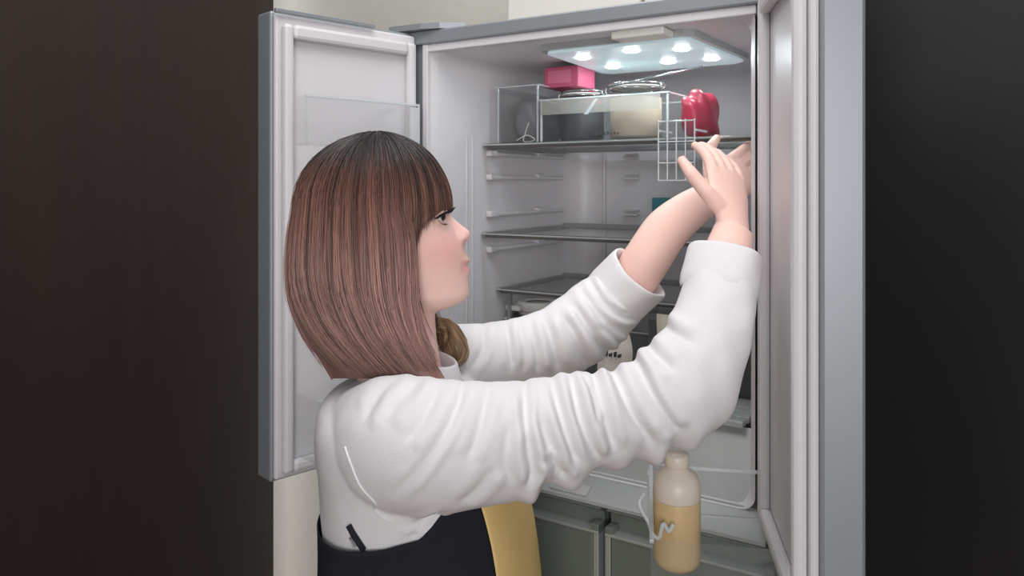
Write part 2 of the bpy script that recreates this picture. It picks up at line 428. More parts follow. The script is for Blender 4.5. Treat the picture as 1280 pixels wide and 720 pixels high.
door_bin(bxl, dl, 0.035, 0.26, 0.10, 1.30, 1.39)
door_bin(bxl, dl, 0.035, 0.26, 0.10, 1.09, 1.19)
HR = FW(SR+0.032, -0.008, 0)
drr, bxr = door((SR+0.032, -0.008, 0), math.radians(-100), 0.30, True)
door_bin(bxr, drr, 0.03, 0.27, 0.175, 1.000+0.062, 1.13)

# ------------------------------------------------------------------ things on and in the refrigerator
def place(o):
    o.location = FO; o.rotation_euler = (0, 0, YAW); return o
def storage_box(s0, s1, label):
    e = empty('storage_box', FW(0, 0, 0), YAW)
    box('body', (s0, 0.05, 1.8135), (s1, 0.40, 1.99), M_box, e, 0.006, 3)
    box('lid', (s0-0.003, 0.047, 1.99), (s1+0.003, 0.403, 2.01), M_box, e, 0.005)
    tag(e, label, 'box', 'ivory boxes on top of the refrigerator')
storage_box(0.140, 0.4015, 'wide ivory storage box on refrigerator top next to cream wall')
storage_box(0.4075, 0.640, 'ivory storage box on refrigerator top above the lit lamp cover')

def clear_bin(s0, s1, t0, t1, z0, h, label, band=None):
    e = empty('clear_bin', FW(0, 0, 0), YAW); w = 0.0022
    box('base', (s0, t0, z0), (s1, t1, z0+w), M_clear, e)
    box('front_wall', (s0, t0, z0), (s1, t0+w, z0+h), M_clear, e); box('back_wall', (s0, t1-w, z0), (s1, t1, z0+h), M_clear, e)
    box('side_wall', (s0, t0, z0), (s0+w, t1, z0+h), M_clear, e); box('side_wall', (s1-w, t0, z0), (s1, t1, z0+h), M_clear, e)
    for a, b in ((s0, t0), (s1-0.004, t0), (s0, t1-0.004), (s1-0.004, t1-0.004)):
        box('corner_edge', (a-0.0005, b-0.0005, z0), (a+0.004, b+0.004, z0+h), M_edge, e, 0.0015)
    box('rim', (s0-0.002, t0-0.002, z0+h-0.002), (s1+0.002, t0+0.003, z0+h+0.001), M_edge, e, 0.0007)
    box('rim', (s0-0.002, t1-0.003, z0+h-0.002), (s1+0.002, t1+0.002, z0+h+0.001), M_edge, e, 0.0007)
    for a in (s0-0.002, s1-0.003):
        box('rim', (a, t0, z0+h-0.002), (a+0.005, t1, z0+h+0.001), M_edge, e, 0.0007)
    if band:
        box('label_band', (s0+0.002, t0-0.003, z0+h-band), (s1-0.015, t0-0.0022, z0+h-0.002), mat('frosted_band', srgb(190, 188, 182), 0.4, alpha=0.38), e)
    tag(e, label, 'bin'); return e
ZS = 1.6125
clear_bin(0.030, 0.128, 0.185, 0.375, ZS, 0.115, 'tall clear plastic bin with a folded bag inside, on top shelf')
b2 = clear_bin(0.134, 0.400, 0.182, 0.36, ZS, 0.083, 'wide clear plastic bin holding two clip jars on top shelf', 0.03)
# printed row of dark marks low on the bin front
for i, s in enumerate(np.linspace(0.245, 0.300, 9)):
    h = [0.004, 0.005, 0.0045, 0.006, 0.005, 0.006, 0.004, 0.005, 0.0035][i]
    box('printed_mark', (s, 0.1805, ZS+0.010), (s+0.0035, 0.1819, ZS+0.010+h), M_print, b2)
sc = prism('scoop', [(0.232, ZS+0.05), (0.240, ZS+0.05), (0.262, ZS+0.078), (0.255, ZS+0.078)], 0.1785, 0.1815, M_edge, None, 'y')
place(sc); tag(sc, 'clear plastic tongs clipped on the bin front before dark jar', 'tongs')

def bag_mesh(name, c, r, seed, material, n=28):
    g = np.random.default_rng(seed); V, Fc = [], []; ph = g.uniform(0, 6.28, (6, 3)); fr_ = g.uniform(2, 6, (6, 3))
    for i in range(n+1):
        th = math.pi*i/n
        for j in range(n):
            a = 2*math.pi*j/n; d = np.array([math.sin(th)*math.cos(a), math.sin(th)*math.sin(a), math.cos(th)])
            k = 1+sum(0.03*math.sin(float(fr_[q] @ d)+ph[q, 0]) for q in range(6))
            d = np.sign(d)*np.abs(d)**0.75*k
            V.append((c[0]+d[0]*r[0], c[1]+d[1]*r[1], max(c[2]-r[2], c[2]+d[2]*r[2])))
    for i in range(n):
        for j in range(n):
            k = (j+1) % n; Fc.append((i*n+j, i*n+k, (i+1)*n+k, (i+1)*n+j))
    return link(name, new_mesh(name, V, Fc, material, True))
bg1 = place(bag_mesh('food_bag', (0.079, 0.28, ZS+0.052), (0.036, 0.072, 0.048), 3, mat('crumpled_grey_bag', srgb(150, 148, 152), 0.3, alpha=0.75)))
tag(bg1, 'crumpled grey plastic food bag inside the tall clear bin', 'bag')
tg = prism('bag_tie', [(0.072, ZS+0.044), (0.088, ZS+0.05), (0.086, ZS+0.066), (0.078, ZS+0.058)], 0.190, 0.193, M_white); place(tg)
tag(tg, 'small white tag inside the tall clear bin', 'tag')
tw = tube('twist_tie', spline([(0.070, 0.196, ZS+0.006), (0.095, 0.196, ZS+0.016), (0.112, 0.198, ZS+0.006), (0.085, 0.2, ZS+0.004), (0.090, 0.2, ZS+0.024), (0.097, 0.2, ZS+0.042)], 30), 0.0012, M_white)
place(tw); tag(tw, 'thin white twist tie curled at bottom of tall clear bin', 'tie')

def clip_jar(s, t, r, h, food, label):
    z0 = ZS+0.0025
    e = empty('clip_jar', FW(s, t, z0), YAW)
    lathe('glass_body', [(0.0, 0), (r*0.9, 0), (r, 0.006), (r, h*0.78), (r*0.9, h*0.86), (r*0.9, h*0.9)], M_jar, e)
    lathe('contents', [(0.0, 0.004), (r*0.88, 0.004), (r*0.95, 0.008), (r*0.95, h*0.72), (r*0.6, h*0.75), (0, h*0.755)], food, e)
    lathe('seal_ring', [(r*0.84, h*0.9), (r*0.97, h*0.9), (r*0.98, h*0.925), (r*0.84, h*0.925)], M_white, e)
    lathe('lid', [(r*0.96, h*0.925), (r*0.98, h*0.95), (r*0.86, h*1.0), (r*0.5, h*1.03), (0, h*1.04)], M_jar, e)
    a = np.linspace(0, 2*math.pi, 40)
    tube('neck_wire', [(r*0.93*math.cos(q), r*0.93*math.sin(q), h*0.88) for q in a], 0.0016, M_wire, e, 6, up=(0, 0, 1), caps=False)
    tube('lid_wire', [(r*1.0*math.cos(q), r*1.0*math.sin(q), h*0.96) for q in a], 0.0014, M_wire, e, 6, up=(0, 0, 1), caps=False)
    tube('clasp', spline([(-r*0.98, -0.01, h*0.96), (-r*1.10, -0.012, h*0.93), (-r*1.12, -0.012, h*0.82), (-r*1.02, -0.012, h*0.80), (-r*1.02, 0.012, h*0.80), (-r*1.12, 0.012, h*0.82), (-r*1.10, 0.012, h*0.93), (-r*0.98, 0.01, h*0.96)], 40), 0.0017, M_wire, e, 6, up=(0.3, 0.2, 1))
    tube('hinge_wire', spline([(r*0.95, -0.01, h*0.88), (r*1.08, -0.012, h*0.92), (r*1.0, 0.0, h*0.98), (r*1.08, 0.012, h*0.92), (r*0.95, 0.01, h*0.88)], 30), 0.0017, M_wire, e, 6, up=(0.3, 0.2, 1))
    tag(e, label, 'jar', 'clip-top jars in the wide bin'); return e
clip_jar(0.188, 0.262, 0.044, 0.104, M_darkfood, 'glass clip-top jar with dark grey contents in wide clear bin')
clip_jar(0.303, 0.262, 0.052, 0.112, M_cream, 'larger glass clip-top jar with cream contents in wide clear bin')
hs = tube('spoon_handle', [(0.27, 0.20, 1.714), (0.36, 0.20, 1.726), (0.46, 0.20, 1.739)], 0.002, M_wire)
place(hs); tag(hs, 'thin metal handle lying across the cream jar lid', 'utensil')
pb = empty('pink_reflection', FW(0, 0, 0), YAW)  # solid pink block stands in for a reflection in the glossy ceiling
box('body', (0.118, 0.225, 1.7245), (0.196, 0.30, 1.766), M_pink, pb, 0.002); box('front_label', (0.128, 0.2235, 1.733), (0.180, 0.2249, 1.758), mat('pink_label', srgb(208, 116, 140), 0.5), pb)
tag(pb, 'pink carton on the dark jar standing in for a ceiling reflection', 'block')
pk = place(bag_mesh('pink_packet', (0.165, 0.332, ZS+0.062), (0.026, 0.016, 0.059), 5, M_pink2)); tag(pk, 'hot pink foil packet standing behind the dark jar', 'packet')
rd = place(bag_mesh('red_packet', (0.43, 0.27, ZS+0.045), (0.028, 0.06, 0.045), 9, M_red)); tag(rd, 'dark red wrapped packet right beside the wide clear bin', 'packet')
# clear rack hanging at the shelf front
rk = empty('clear_rack', FW(0.405, 0.118, 1.535), YAW)
for i in range(5):
    box('upright', (i*0.016, 0, 0), (i*0.016+0.0022, 0.003, 0.105), M_edge, rk, 0.0007)
for z in (0.0, 0.03, 0.066, 0.101):
    box('crossbar', (0, -0.001, z), (0.066, 0.004, z+0.0022), M_edge, rk, 0.0007)
box('pane', (0, 0.0042, 0.0), (0.068, 0.006, 0.104), M_clear, rk)
for i in (0, 4):
    box('hook', (i*0.016, 0.004, 0.084), (i*0.016+0.004, 0.06, 0.088), M_edge, rk, 0.001)
tag(rk, 'clear plastic rack hanging from the front of the top shelf', 'rack')

# round white tub under the third shelf
tb = empty('round_tub', FW(0.060, 0.30, 1.2495), YAW)
lathe('tub', [(0.0, 0), (0.040, 0), (0.043, 0.004), (0.0435, 0.010)], M_white, tb)
ld = lathe('lid', [(0.0455, 0.010), (0.046, 0.013), (0.046, 0.026), (0.044, 0.029), (0.030, 0.029), (0.028, 0.0262), (0.0, 0.026)], M_white, tb)
lathe('lid_inset', [(0.027, 0.0266), (0.0, 0.0268)], mat('grey_inset', srgb(164, 164, 164), 0.4), ld)
tag(tb, 'round white lidded tub under the lower glass shelf', 'tub')

# food pouches seen between the two sleeves
def pouch(s, t, z, w, h, mtl, label, seed, frm=None, prints=True):
    e = empty('food_pouch', frm if frm is not None else FW(s, t, z), YAW)
    V, Fc = [], []; n, m = 10, 14; g = np.random.default_rng(seed)
    for side in (-1, 1):
        for i in range(m+1):
            for j in range(n+1):
                u, v = j/n*2-1, i/m
                th = 0.022*(1-abs(u)**2.2)*(1-v**2.5)+0.0008
                ww = w/2*(1-0.28*v)
                V.append((u*ww+0.002*math.sin(9*v+seed), side*(th+0.002*math.sin(7*u+5*v+seed)*(1-abs(u))), h*v))
    N1 = (n+1)*(m+1)
    for k in (0, 1):
        for i in range(m):
            for j in range(n):
                a = k*N1+i*(n+1)+j; q = (a, a+1, a+n+2, a+n+1); Fc.append(q if k == 0 else q[::-1])
    link('body', new_mesh('body', V, Fc, mtl, True), e)
    box('top_seal', (-w*0.37, -0.0015, h*0.985), (w*0.37, 0.0015, h*1.06), M_clear, e)
    if prints:
        for i in range(6):
            a = -w*0.30+i*w*0.11
            box('printed_mark', (a, -0.0245, 0.012), (a+w*0.055, -0.0222, 0.012+0.003+0.002*((i*5) % 3)), M_print, e)
        for i in range(5):
            a = -w*0.26+i*w*0.11
            box('printed_mark', (a, -0.0205-0.002*((i+1) % 2), h*0.62), (a+w*0.04, -0.012, h*0.62+0.005+0.003*(i % 2)), M_print, e)
    tag(e, label, 'pouch', 'food pouches on the tray'); return e
M_pouch = mat('white_pouch', srgb(226, 218, 212), 0.35, var=0.05); M_pouch2 = mat('cream_pouch', srgb(214, 206, 188), 0.35, var=0.06)
pouch(0.335, 0.10, 1.170, 0.075, 0.10, M_pouch, 'small white food pouch with dark print on the refrigerator tray', 1)
pouch(0.428, 0.13, 1.170, 0.075, 0.135, M_pouch2, 'taller cream food pouch with dark print on the refrigerator tray', 2)
dk = place(box('dark_container', (0.36, 0.18, 1.172), (0.50, 0.215, 1.29), mat('charcoal_container', srgb(84, 80, 84), 0.35), None, 0.006)); tag(dk, 'charcoal food container standing behind the pouches', 'container')

# pump bottle in the bin of the open right-hand door
def bottle():
    c = P(846, 700, 0.945); z0 = 1.0660
    e = empty('soap_bottle', (c.x, c.y, z0), 0)
    lathe('bottle_body', [(0.0, 0), (0.023, 0), (0.027, 0.005), (0.0285, 0.011), (0.0285, 0.080), (0.0282, 0.082)], M_soap, e)
    lathe('bottle_shoulder', [(0.0282, 0.082), (0.0288, 0.083), (0.0285, 0.098), (0.025, 0.110), (0.015, 0.118), (0.013, 0.122)], M_soapw, e)
    lathe('cap', [(0.014, 0.121), (0.015, 0.122), (0.015, 0.134), (0.013, 0.136), (0, 0.136)], M_soapw, e)
    return e
e = bottle(); tag(e, 'frosted bottle half full of yellowish liquid in right door bin', 'bottle')
wr = tube('plastic_ribbon', spline([P(*q) for q in ((806, 616, 0.93), (799, 628, 0.93), (803, 640, 0.925), (810, 652, 0.92), (816, 668, 0.915), (824, 672, 0.912), (829, 655, 0.911), (836, 664, 0.910), (842, 655, 0.910))], 60), 0.0026, M_edge)
tag(wr, 'twisted clear plastic ribbon hanging on the frosted bottle', 'ribbon')

# ------------------------------------------------------------------ the woman
HY = 1.03                       # distance of the middle of her head
MM = HY/F
def head_geo():
    # picture row: front of the face without nose, back of the skull, half width
    rows = [(178, 485, 462, .010), (181, 505, 438, .026), (188, 525, 418, .042), (198, 540, 405, .054), (212, 551, 395, .064), (230, 558, 388, .070), (250, 561, 386, .073),
            (262, 561, 387, .074), (272, 563, 389, .073), (283, 566.5, 392, .0715), (292, 572, 396, .070), (302, 577, 401, .068), (309, 580, 405, .0665), (316, 582, 409, .065), (323, 583.2, 413, .063), (327, 583.6, 416, .062),
            (331, 584, 418, .061), (336, 584.5, 421, .0595), (341, 584.8, 424, .058), (347, 585, 428, .056), (354, 585.3, 432, .0535), (362, 586.5, 438, .050), (369, 586, 444, .0485), (375, 582.5, 450, .044), (380, 575, 457, .039), (385, 562, 465, .033), (390, 545, 475, .026), (396, 528, 485, .015)]
    A = np.array(rows, float); yy = np.linspace(178, 396, 150)
    f, b, w = (np.interp(yy, A[:, 0], A[:, i]) for i in (1, 2, 3))
    ker = np.exp(-0.5*(np.arange(-3, 4)/1.2)**2); ker /= ker.sum()
    sm = lambda q: np.convolve(np.pad(q, 3, 'edge'), ker, 'valid')
    f, b, w = sm(f), sm(b), sm(w)
    nose = np.array([(268, 0), (274, 4), (280, 9.5), (286, 15.5), (290, 17.5), (294, 16.0), (299, 11), (303, 5.5), (307, 1.2), (311, 0)], float)
    V, Fc, nseg = [], [], 120
    for y, xf, xb, hw in zip(yy, f, b, w):
        c = 0.5*(xf+xb)-4; nb = np.interp(y, nose[:, 0], nose[:, 1])
        for j in range(nseg):
            a = 2*math.pi*j/nseg; ca, sa = math.cos(a), math.sin(a)
            if ca >= 0:
                e = 0.92
                x = c+(xf-c)*abs(ca)**e; lat = hw*math.copysign(abs(sa)**0.98, sa)
            else:
                x = c-(c-xb)*abs(ca)**0.95; lat = hw*sa
            if ca > 0:
                sig = 0.0065+0.0045*math.exp(-((y-297)/7)**2)
                x += nb*math.exp(-(lat/sig)**2)
                # nostril wings, eye socket, cheek
                x += 4.5*math.exp(-((y-299)/5)**2-((abs(lat)-0.0135)/0.005)**2)
                x -= 5.0*math.exp(-((y-270)/8)**2-((abs(lat)-0.030)/0.013)**2)
                x += 3.0*math.exp(-((y-300)/22)**2-((abs(lat)-0.043)/0.02)**2)
                lw = math.exp(-(lat/0.019)**4)
                x += lw*(3.6*math.exp(-((y-325.5)/4.2)**2)+2.9*math.exp(-((y-339)/5.0)**2)-1.6*math.exp(-((y-331.5)/1.6)**2))
            V.append(((x-475)*MM, lat, -(y-270)*MM))
    n = len(yy)
    for i in range(n-1):
        for j in range(nseg):
            k = (j+1) % nseg; Fc.append((i*nseg+j, (i+1)*nseg+j, (i+1)*nseg+k, i*nseg+k))
    Fc.append(tuple(range(nseg))); Fc.append(tuple(range((n-1)*nseg, n*nseg))[::-1])
    return np.array(V), Fc
HEAD0 = P(475, 270, HY)
TURN = math.radians(4)
Rh = np.array(Matrix.Rotation(TURN, 3, 'Z'))
def headW(v): return np.asarray(v) @ Rh.T+np.array(HEAD0)
hv, hf = head_geo(); hv = headW(hv)

def hand_geo(wrist, d, nrm, size=1.0, curl=0.5):
    d = Vector(d).normalized(); nrm = (Vector(nrm)-Vector(nrm).dot(d)*d).normalized(); sd = d.cross(nrm)
    w = Vector(wrist); g = []
    palm = [w+d*q*size for q in (-0.01, 0.02, 0.05, 0.08, 0.092)]
    g.append(tube_geo(palm, [0.024*size, 0.030*size, 0.038*size, 0.040*size, 0.034*size], 20, [0.018*size, 0.016*size, 0.014*size, 0.012*size, 0.009*size], up=tuple(nrm)))
    for k, (off, ln) in enumerate(((-0.029, 0.068), (-0.010, 0.078), (0.010, 0.074), (0.028, 0.058))):
        b = w+d*0.082*size+sd*off*size; pts = [b]; ang = 0
        for q in range(4):
            ang += curl*(0.25 if q == 0 else 0.5)
            pts.append(pts[-1]+(d*math.cos(ang)-nrm*math.sin(ang))*ln*size/4)
        g.append(tube_geo(pts, [0.0092*size, 0.0088*size, 0.0084*size, 0.0076*size, 0.0055*size], 12, up=tuple(sd)))
    b = w+d*0.03*size-sd*0.026*size
    pts = [b, b+(d*0.55-sd*0.75)*0.028*size, b+(d*1.2-sd*1.15-nrm*0.2)*0.035*size, b+(d*1.9-sd*1.25-nrm*0.5)*0.037*size]
    g.append(tube_geo(pts, [0.012*size, 0.011*size, 0.0098*size, 0.0065*size], 12, up=tuple(nrm)))
    return g

# torso stations: picture row, centre column, half depth (px), half width (m)
TOR = [(462, 508, 47, .052), (474, 505, 62, .080), (486, 503, 84, .128), (500, 505, 98, .158), (530, 512, 110, .168), (580, 524, 118, .162), (640, 533, 124, .150), (700, 537, 126, .144), (780, 538, 128, .150), (860, 536, 130, .166), (920, 534, 122, .170)]
def torso_geo(grow=0.0, r0=0, r1=1e9, nseg=96, n=70):
    A = np.array(TOR, float); A = A[(A[:, 0] >= r0) & (A[:, 0] <= r1)]
    S = spline(A, n); V, Fc = [], []
    for y, cx, hx, hw in S:
        for j in range(nseg):
            a = 2*math.pi*j/nseg; ca, sa = math.cos(a), math.sin(a)
            V.append(((cx-640)*MM+(hx*MM+grow)*math.copysign(abs(ca)**0.9, ca), HY+(hw+grow)*math.copysign(abs(sa)**0.85, sa), EYE-(y-HOR)*MM))
    for i in range(n-1):
        for j in range(nseg):
            k = (j+1) % nseg; Fc.append((i*nseg+j, (i+1)*nseg+j, (i+1)*nseg+k, i*nseg+k))
    Fc.append(tuple(range(nseg))); Fc.append(tuple(range((n-1)*nseg, n*nseg))[::-1])
    return np.array(V), Fc

NEAR = [(448, 530, 1.00, 48), (468, 543, .955, 68), (500, 553, .912, 84), (545, 556, .885, 82), (600, 554, .88, 76), (660, 546, .885, 70), (720, 531, .895, 63), (785, 518, .905, 58), (848, 487, .915, 66), (884, 425, .935, 53), (902, 352, .975, 46), (906, 328, .990, 44)]
FAR = [(500, 470, 1.15, 54), (560, 456, 1.175, 50), (620, 449, 1.19, 46), (690, 432, 1.205, 46), (745, 394, 1.22, 45), (772, 369, 1.226, 40), (780, 361, 1.224, 37)]
def sleeve_geo(path, n=90, nseg=72, shrink=1.0, flat=0.92):
    S = spline(path, n); pts = [P(a, b, c) for a, b, c, r in S]; rad = [r*c/F*shrink for a, b, c, r in S]
    return tube_geo(pts, rad, nseg, [q*flat for q in rad], up=(0, 1, 0))

fw1, fw2 = P(838, 285, 1.23), P(884, 249, 1.254)      # far forearm: in the cuff, wrist
nw0, nw1, nw2 = P(848, 487, .915), P(903, 345, .980), P(917, 288, 1.015)
body = [(hv, hf)]
body.append(tube_geo(spline([P(478, 330, HY), P(492, 385, HY), P(497, 425, HY), P(500, 470, HY), P(500, 500, HY)], 20), [.052, .052, .0535, .058, .066], 32, [.050, .049, .050, .058, .075]) if False else
            tube_geo([P(478, 330, HY), P(492, 385, HY), P(497, 425, HY), P(500, 470, HY), P(500, 500, HY)], [.054, .0545, .0515, .056, .064], 40, [.050, .049, .050, .058, .075]))
body.append(torso_geo(-0.014, n=40, nseg=48))
body.append(sleeve_geo(NEAR, 40, 28, 0.72)); body.append(sleeve_geo(FAR, 40, 28, 0.68))
body.append(tube_geo(spline([tuple(P(748, 392, 1.22)), tuple(P(785, 357, 1.233)), tuple(P(808, 325, 1.222)), tuple(P(832, 289, 1.228)), tuple(P(858, 266, 1.240)), tuple(P(888, 246, 1.255))], 24),
                     np.interp(np.linspace(0, 1, 24), [0, .35, .6, .8, 1], [.036, .0375, .0365, .0325, .0265]), 32, np.interp(np.linspace(0, 1, 24), [0, .4, 1], [.036, .034, .021])))
body.append(tube_geo([nw0, nw1, nw2], [.038, .036, .026], 24, [.036, .032, .021]))
body += hand_geo(fw2, fw2-fw1, (0.2, -1, 0.3), 0.97, 0.35)
body += hand_geo(nw2, (0.0, 0.45, 0.9), (0.6, -0.8, 0.3), 0.94, 0.45)
hip = P(534, 905, HY)
for sg in (-1, 1):
    pts = [(hip.x, HY+sg*.085, hip.z), (hip.x+.01, HY+sg*.09, .62), (hip.x+.0, HY+sg*.09, .42), (hip.x-.015, HY+sg*.09, .10), (hip.x-.015, HY+sg*.09, .045)]
    body.append(tube_geo(pts, [.085, .072, .055, .036, .038], 24, up=(0, 1, 0)))
    body.append(tube_geo([(hip.x-.06, HY+sg*.09, .035), (hip.x+0, HY+sg*.09, .045), (hip.x+.09, HY+sg*.095, .035), (hip.x+.165, HY+sg*.10, .03)], [.022, .034, .036, .02], 20, [.024, .034, .028, .014], up=(0, 0, 1)))
bme = remesh(*merge(body), 0.0026, 2, 0.4)
bme.materials.append(M_skin); bme.shade_smooth()
co = get_co(bme)
for sg in (-1, 1):      # nostrils are real dents under the nose
    q = np.array(HEAD0)+Rh @ np.array([(582.5-475)*MM, sg*0.0085, -(302.5-270)*MM])
    d2 = ((co-q)**2).sum(1); co += np.exp(-d2/0.0024**2)[:, None]*np.array([-0.0010, -sg*0.0020, 0.0032])
set_co(bme, co)
# make-up: blush on the cheek and lip colour
co = get_co(bme); L = (co-np.array(HEAD0)) @ Rh
px = L[:, 0]/MM+475; py = 270-L[:, 2]/MM
bl = 0.36*np.exp(-((px-560)/36)**2-((py-308)/26)**2)
bl = np.maximum(bl, 0.30*np.exp(-((px-586)/8)**2-((py-293)/9)**2))
lip = np.clip(1.4*np.exp(-((py-331.5)/8.5)**4), 0, 1)*np.clip((px-571-0.25*np.abs(py-331))/5, 0, 1)*(np.abs(L[:, 1]) < 0.030)
bl = np.maximum(bl, 0.55*lip)*(py > 240)*(py < 400)
at = bme.attributes.new('blush', 'FLOAT', 'POINT'); at.data.foreach_set('value', bl.astype(np.float32))
woman = link('person', bme)
tag(woman, 'woman in white sweatshirt and apron reaching into the open refrigerator', 'person')

# ---- clothes
FOLDS_NEAR = [  # picture polyline, depth (m), width (px)
    ([(655, 482), (657, 521), (662, 559), (665, 583), (659, 608)], .0065, 6.5), ([(578, 484), (572, 505), (556, 536), (526, 578), (497, 611)], .0035, 6),
    ([(611, 486), (599, 531), (587, 564)], .0032, 7), ([(667, 505), (686, 550), (700, 580), (707, 600)], .0055, 7),
    ([(690, 480), (702, 521), (712, 555), (720, 580)], .0055, 6), ([(715, 472), (724, 517), (738, 555), (752, 582)], .0065, 6.5), ([(743, 470), (757, 521), (771, 568)], .0065, 6.5),
    ([(770, 462), (779, 490), (795, 526), (823, 566)], .0065, 7), ([(800, 452), (815, 490), (838, 530), (856, 548)], .006, 7),
    ([(676, 563), (690, 575), (698, 592)], .004, 5), ([(730, 480), (742, 500), (748, 530)], .004, 5), ([(806, 430), (830, 455), (850, 470)], .005, 7), ([(822, 405), (850, 425), (880, 440)], .005, 8),
    ([(530, 478), (505, 495), (480, 520)], .003, 8), ([(500, 480), (470, 500), (450, 530)], .003, 8), ([(548, 484), (530, 520), (510, 545)], .0025, 7),
    ([(640, 520), (632, 560), (640, 600)], .003, 8), ([(620, 570), (600, 600), (575, 625)], .0025, 8), ([(558, 640), (530, 660), (505, 672)], .003, 6), ([(545, 650), (520, 676), (510, 690)], .003, 6)]
FOLDS_FAR = [
    ([(602, 405), (605, 428), (590, 455)], .003, 5), ([(633, 403), (637, 427), (641, 455)], .004, 5), ([(700, 393), (716, 412), (727, 440), (738, 463)], .006, 6),
    ([(715, 378), (732, 405), (752, 432), (770, 450)], .006, 6), ([(680, 398), (690, 427), (698, 462)], .005, 6), ([(740, 352), (748, 370), (760, 384), (782, 396), (815, 398)], .0055, 4.5),
    ([(728, 365), (745, 388), (765, 408), (795, 420)], .004, 6), ([(660, 400), (668, 430), (672, 462)], .004, 6), ([(745, 405), (765, 420), (780, 436)], .004, 5), ([(648, 402), (655, 430), (655, 462)], .003, 5), ([(752, 345), (762, 362), (780, 374), (806, 380)], .0018, 5)]
def fold_disp(xy, folds, Yref):
    out = np.zeros(len(xy)); k = Yref/F
    for poly, amp, wd in folds:
        pts = spline(np.array([((a-640)*k, EYE-(b-HOR)*k) for a, b in poly]), 5*len(poly)); w = wd*k
        best = np.full(len(xy), 1e9); sgn = np.zeros(len(xy)); tt = np.zeros(len(xy))
        n = len(pts)-1
        lo, hi = pts.min(0)-6*w, pts.max(0)+6*w
        idx = np.where((xy[:, 0] > lo[0]) & (xy[:, 0] < hi[0]) & (xy[:, 1] > lo[1]) & (xy[:, 1] < hi[1]))[0]
        if not len(idx): continue
        q = xy[idx]; B = np.full(len(idx), 1e9); S = np.zeros(len(idx)); T = np.zeros(len(idx))
        for i in range(n):
            a, d = pts[i], pts[i+1]-pts[i]; l2 = d @ d+1e-15
            u = np.clip(((q-a) @ d)/l2, 0, 1); r = q-a-u[:, None]*d; ds = np.hypot(r[:, 0], r[:, 1])
            m = ds < B; B[m] = ds[m]; S[m] = np.sign(d[0]*r[m, 1]-d[1]*r[m, 0]); T[m] = (i+u[m])/n
        end = np.clip(np.minimum(T, 1-T)*5+0.12, 0, 1); dd = B/w
        v = -np.exp(-(dd/0.75)**2)+0.75*np.exp(-((dd-1.9)/1.0)**2)*np.where(S > 0, 1.1, 0.7)
        out[idx] += amp*end*v
    return out

def vnoise(p, seed, freq, oct=3):
    g = np.random.default_rng(seed); o = np.zeros(len(p))
    for k in range(oct*4):
        d = g.normal(size=3); d /= np.linalg.norm(d); f = freq*(1.7**(k//4)); o += np.sin(p @ d*f+g.uniform(0, 6.28))/(1.6**(k//4))
    return o/3

sw = remesh(*merge([torso_geo(0.0, 0, 720), sleeve_geo(NEAR), sleeve_geo(FAR)]), 0.0026, 14, 0.5)
co, no = get_co(sw), get_no(sw)
near = (co[:, 1] < 1.03)
m_n = near*np.clip(0.75-no[:, 1]*1.2, 0, 1); m_f = (co[:, 1] > 1.06)*np.clip(0.75-no[:, 1]*1.2, 0, 1)
dn = fold_disp(co[:, [0, 2]], FOLDS_NEAR, 0.845)*m_n+fold_disp(co[:, [0, 2]], FOLDS_FAR, 1.175)*m_f
# ring wrinkles around both sleeves
xs = co[:, 0]+0.25*(co[:, 2]-1.25)+0.004*vnoise(co, 3, 40)
armz = np.clip((co[:, 0]-0.0)/0.06, 0, 1)
dn += armz*0.0008*np.sin(xs*150+1.5*vnoise(co, 5, 25))*np.where(near, 1, 0.8)
dn += 0.0008*vnoise(co, 8, 60)
# scalloped lower edge of the near sleeve
low = np.clip((-no[:, 2]-0.2)/0.6, 0, 1)*near*np.clip((co[:, 0]-0.0)/0.03, 0, 1)*np.clip((1.30-co[:, 2])/0.05, 0, 1)
dn += low*0.0065*(np.sin((co[:, 0]-0.012)*2*math.pi/0.047+0.8*np.sin(co[:, 0]*37))+0.5*np.sin(co[:, 0]*83+1))
set_co(sw, co+no*dn[:, None])
# cut sleeve ends open: the cuffs are separate ring meshes
sw.materials.append(M_shirt); sw.shade_smooth()
shirt = link('sweatshirt', sw, woman)

def cuff(a, b, r, name='cuff', parent=shirt):
    """a turned-back rib cuff: outer wall, rounded mouth, inner wall"""
    a, b = Vector(a), Vector(b); d = (b-a)
    prof = [(0.0, 0.96), (0.10, 1.03), (0.3, 1.05), (0.6, 1.045), (0.9, 1.05), (0.98, 1.04), (1.02, 1.0), (1.0, 0.95), (0.9, 0.92), (0.5, 0.90), (0.2, 0.90)]
    V, Fc, n = [], [], 64
    dn_ = d.normalized(); s = dn_.cross(Vector((0, 1, 0))).normalized(); w = s.cross(dn_)
    for q, k in prof:
        for j in range(n):
            t = 2*math.pi*j/n; wob = 1+0.025*math.sin(3*t+1)+0.015*math.sin(7*t+q*3)
            V.append(a+d*(q+0.04*math.sin(2*t+0.6))+(s*math.cos(t)+w*(0.92*math.sin(t)))*r*k*wob)
    for i in range(len(prof)-1):
        for j in range(n):
            k = (j+1) % n; Fc.append((i*n+j, i*n+k, (i+1)*n+k, (i+1)*n+j))
    me = new_mesh(name, V, Fc, M_shirt, True); return link(name, me, parent)
cf = cuff(P(762, 380, 1.230), P(800, 342, 1.208), 40*1.22/F)
cn = cuff(P(897, 372, .965), P(907, 322, .993), 46*.98/F)
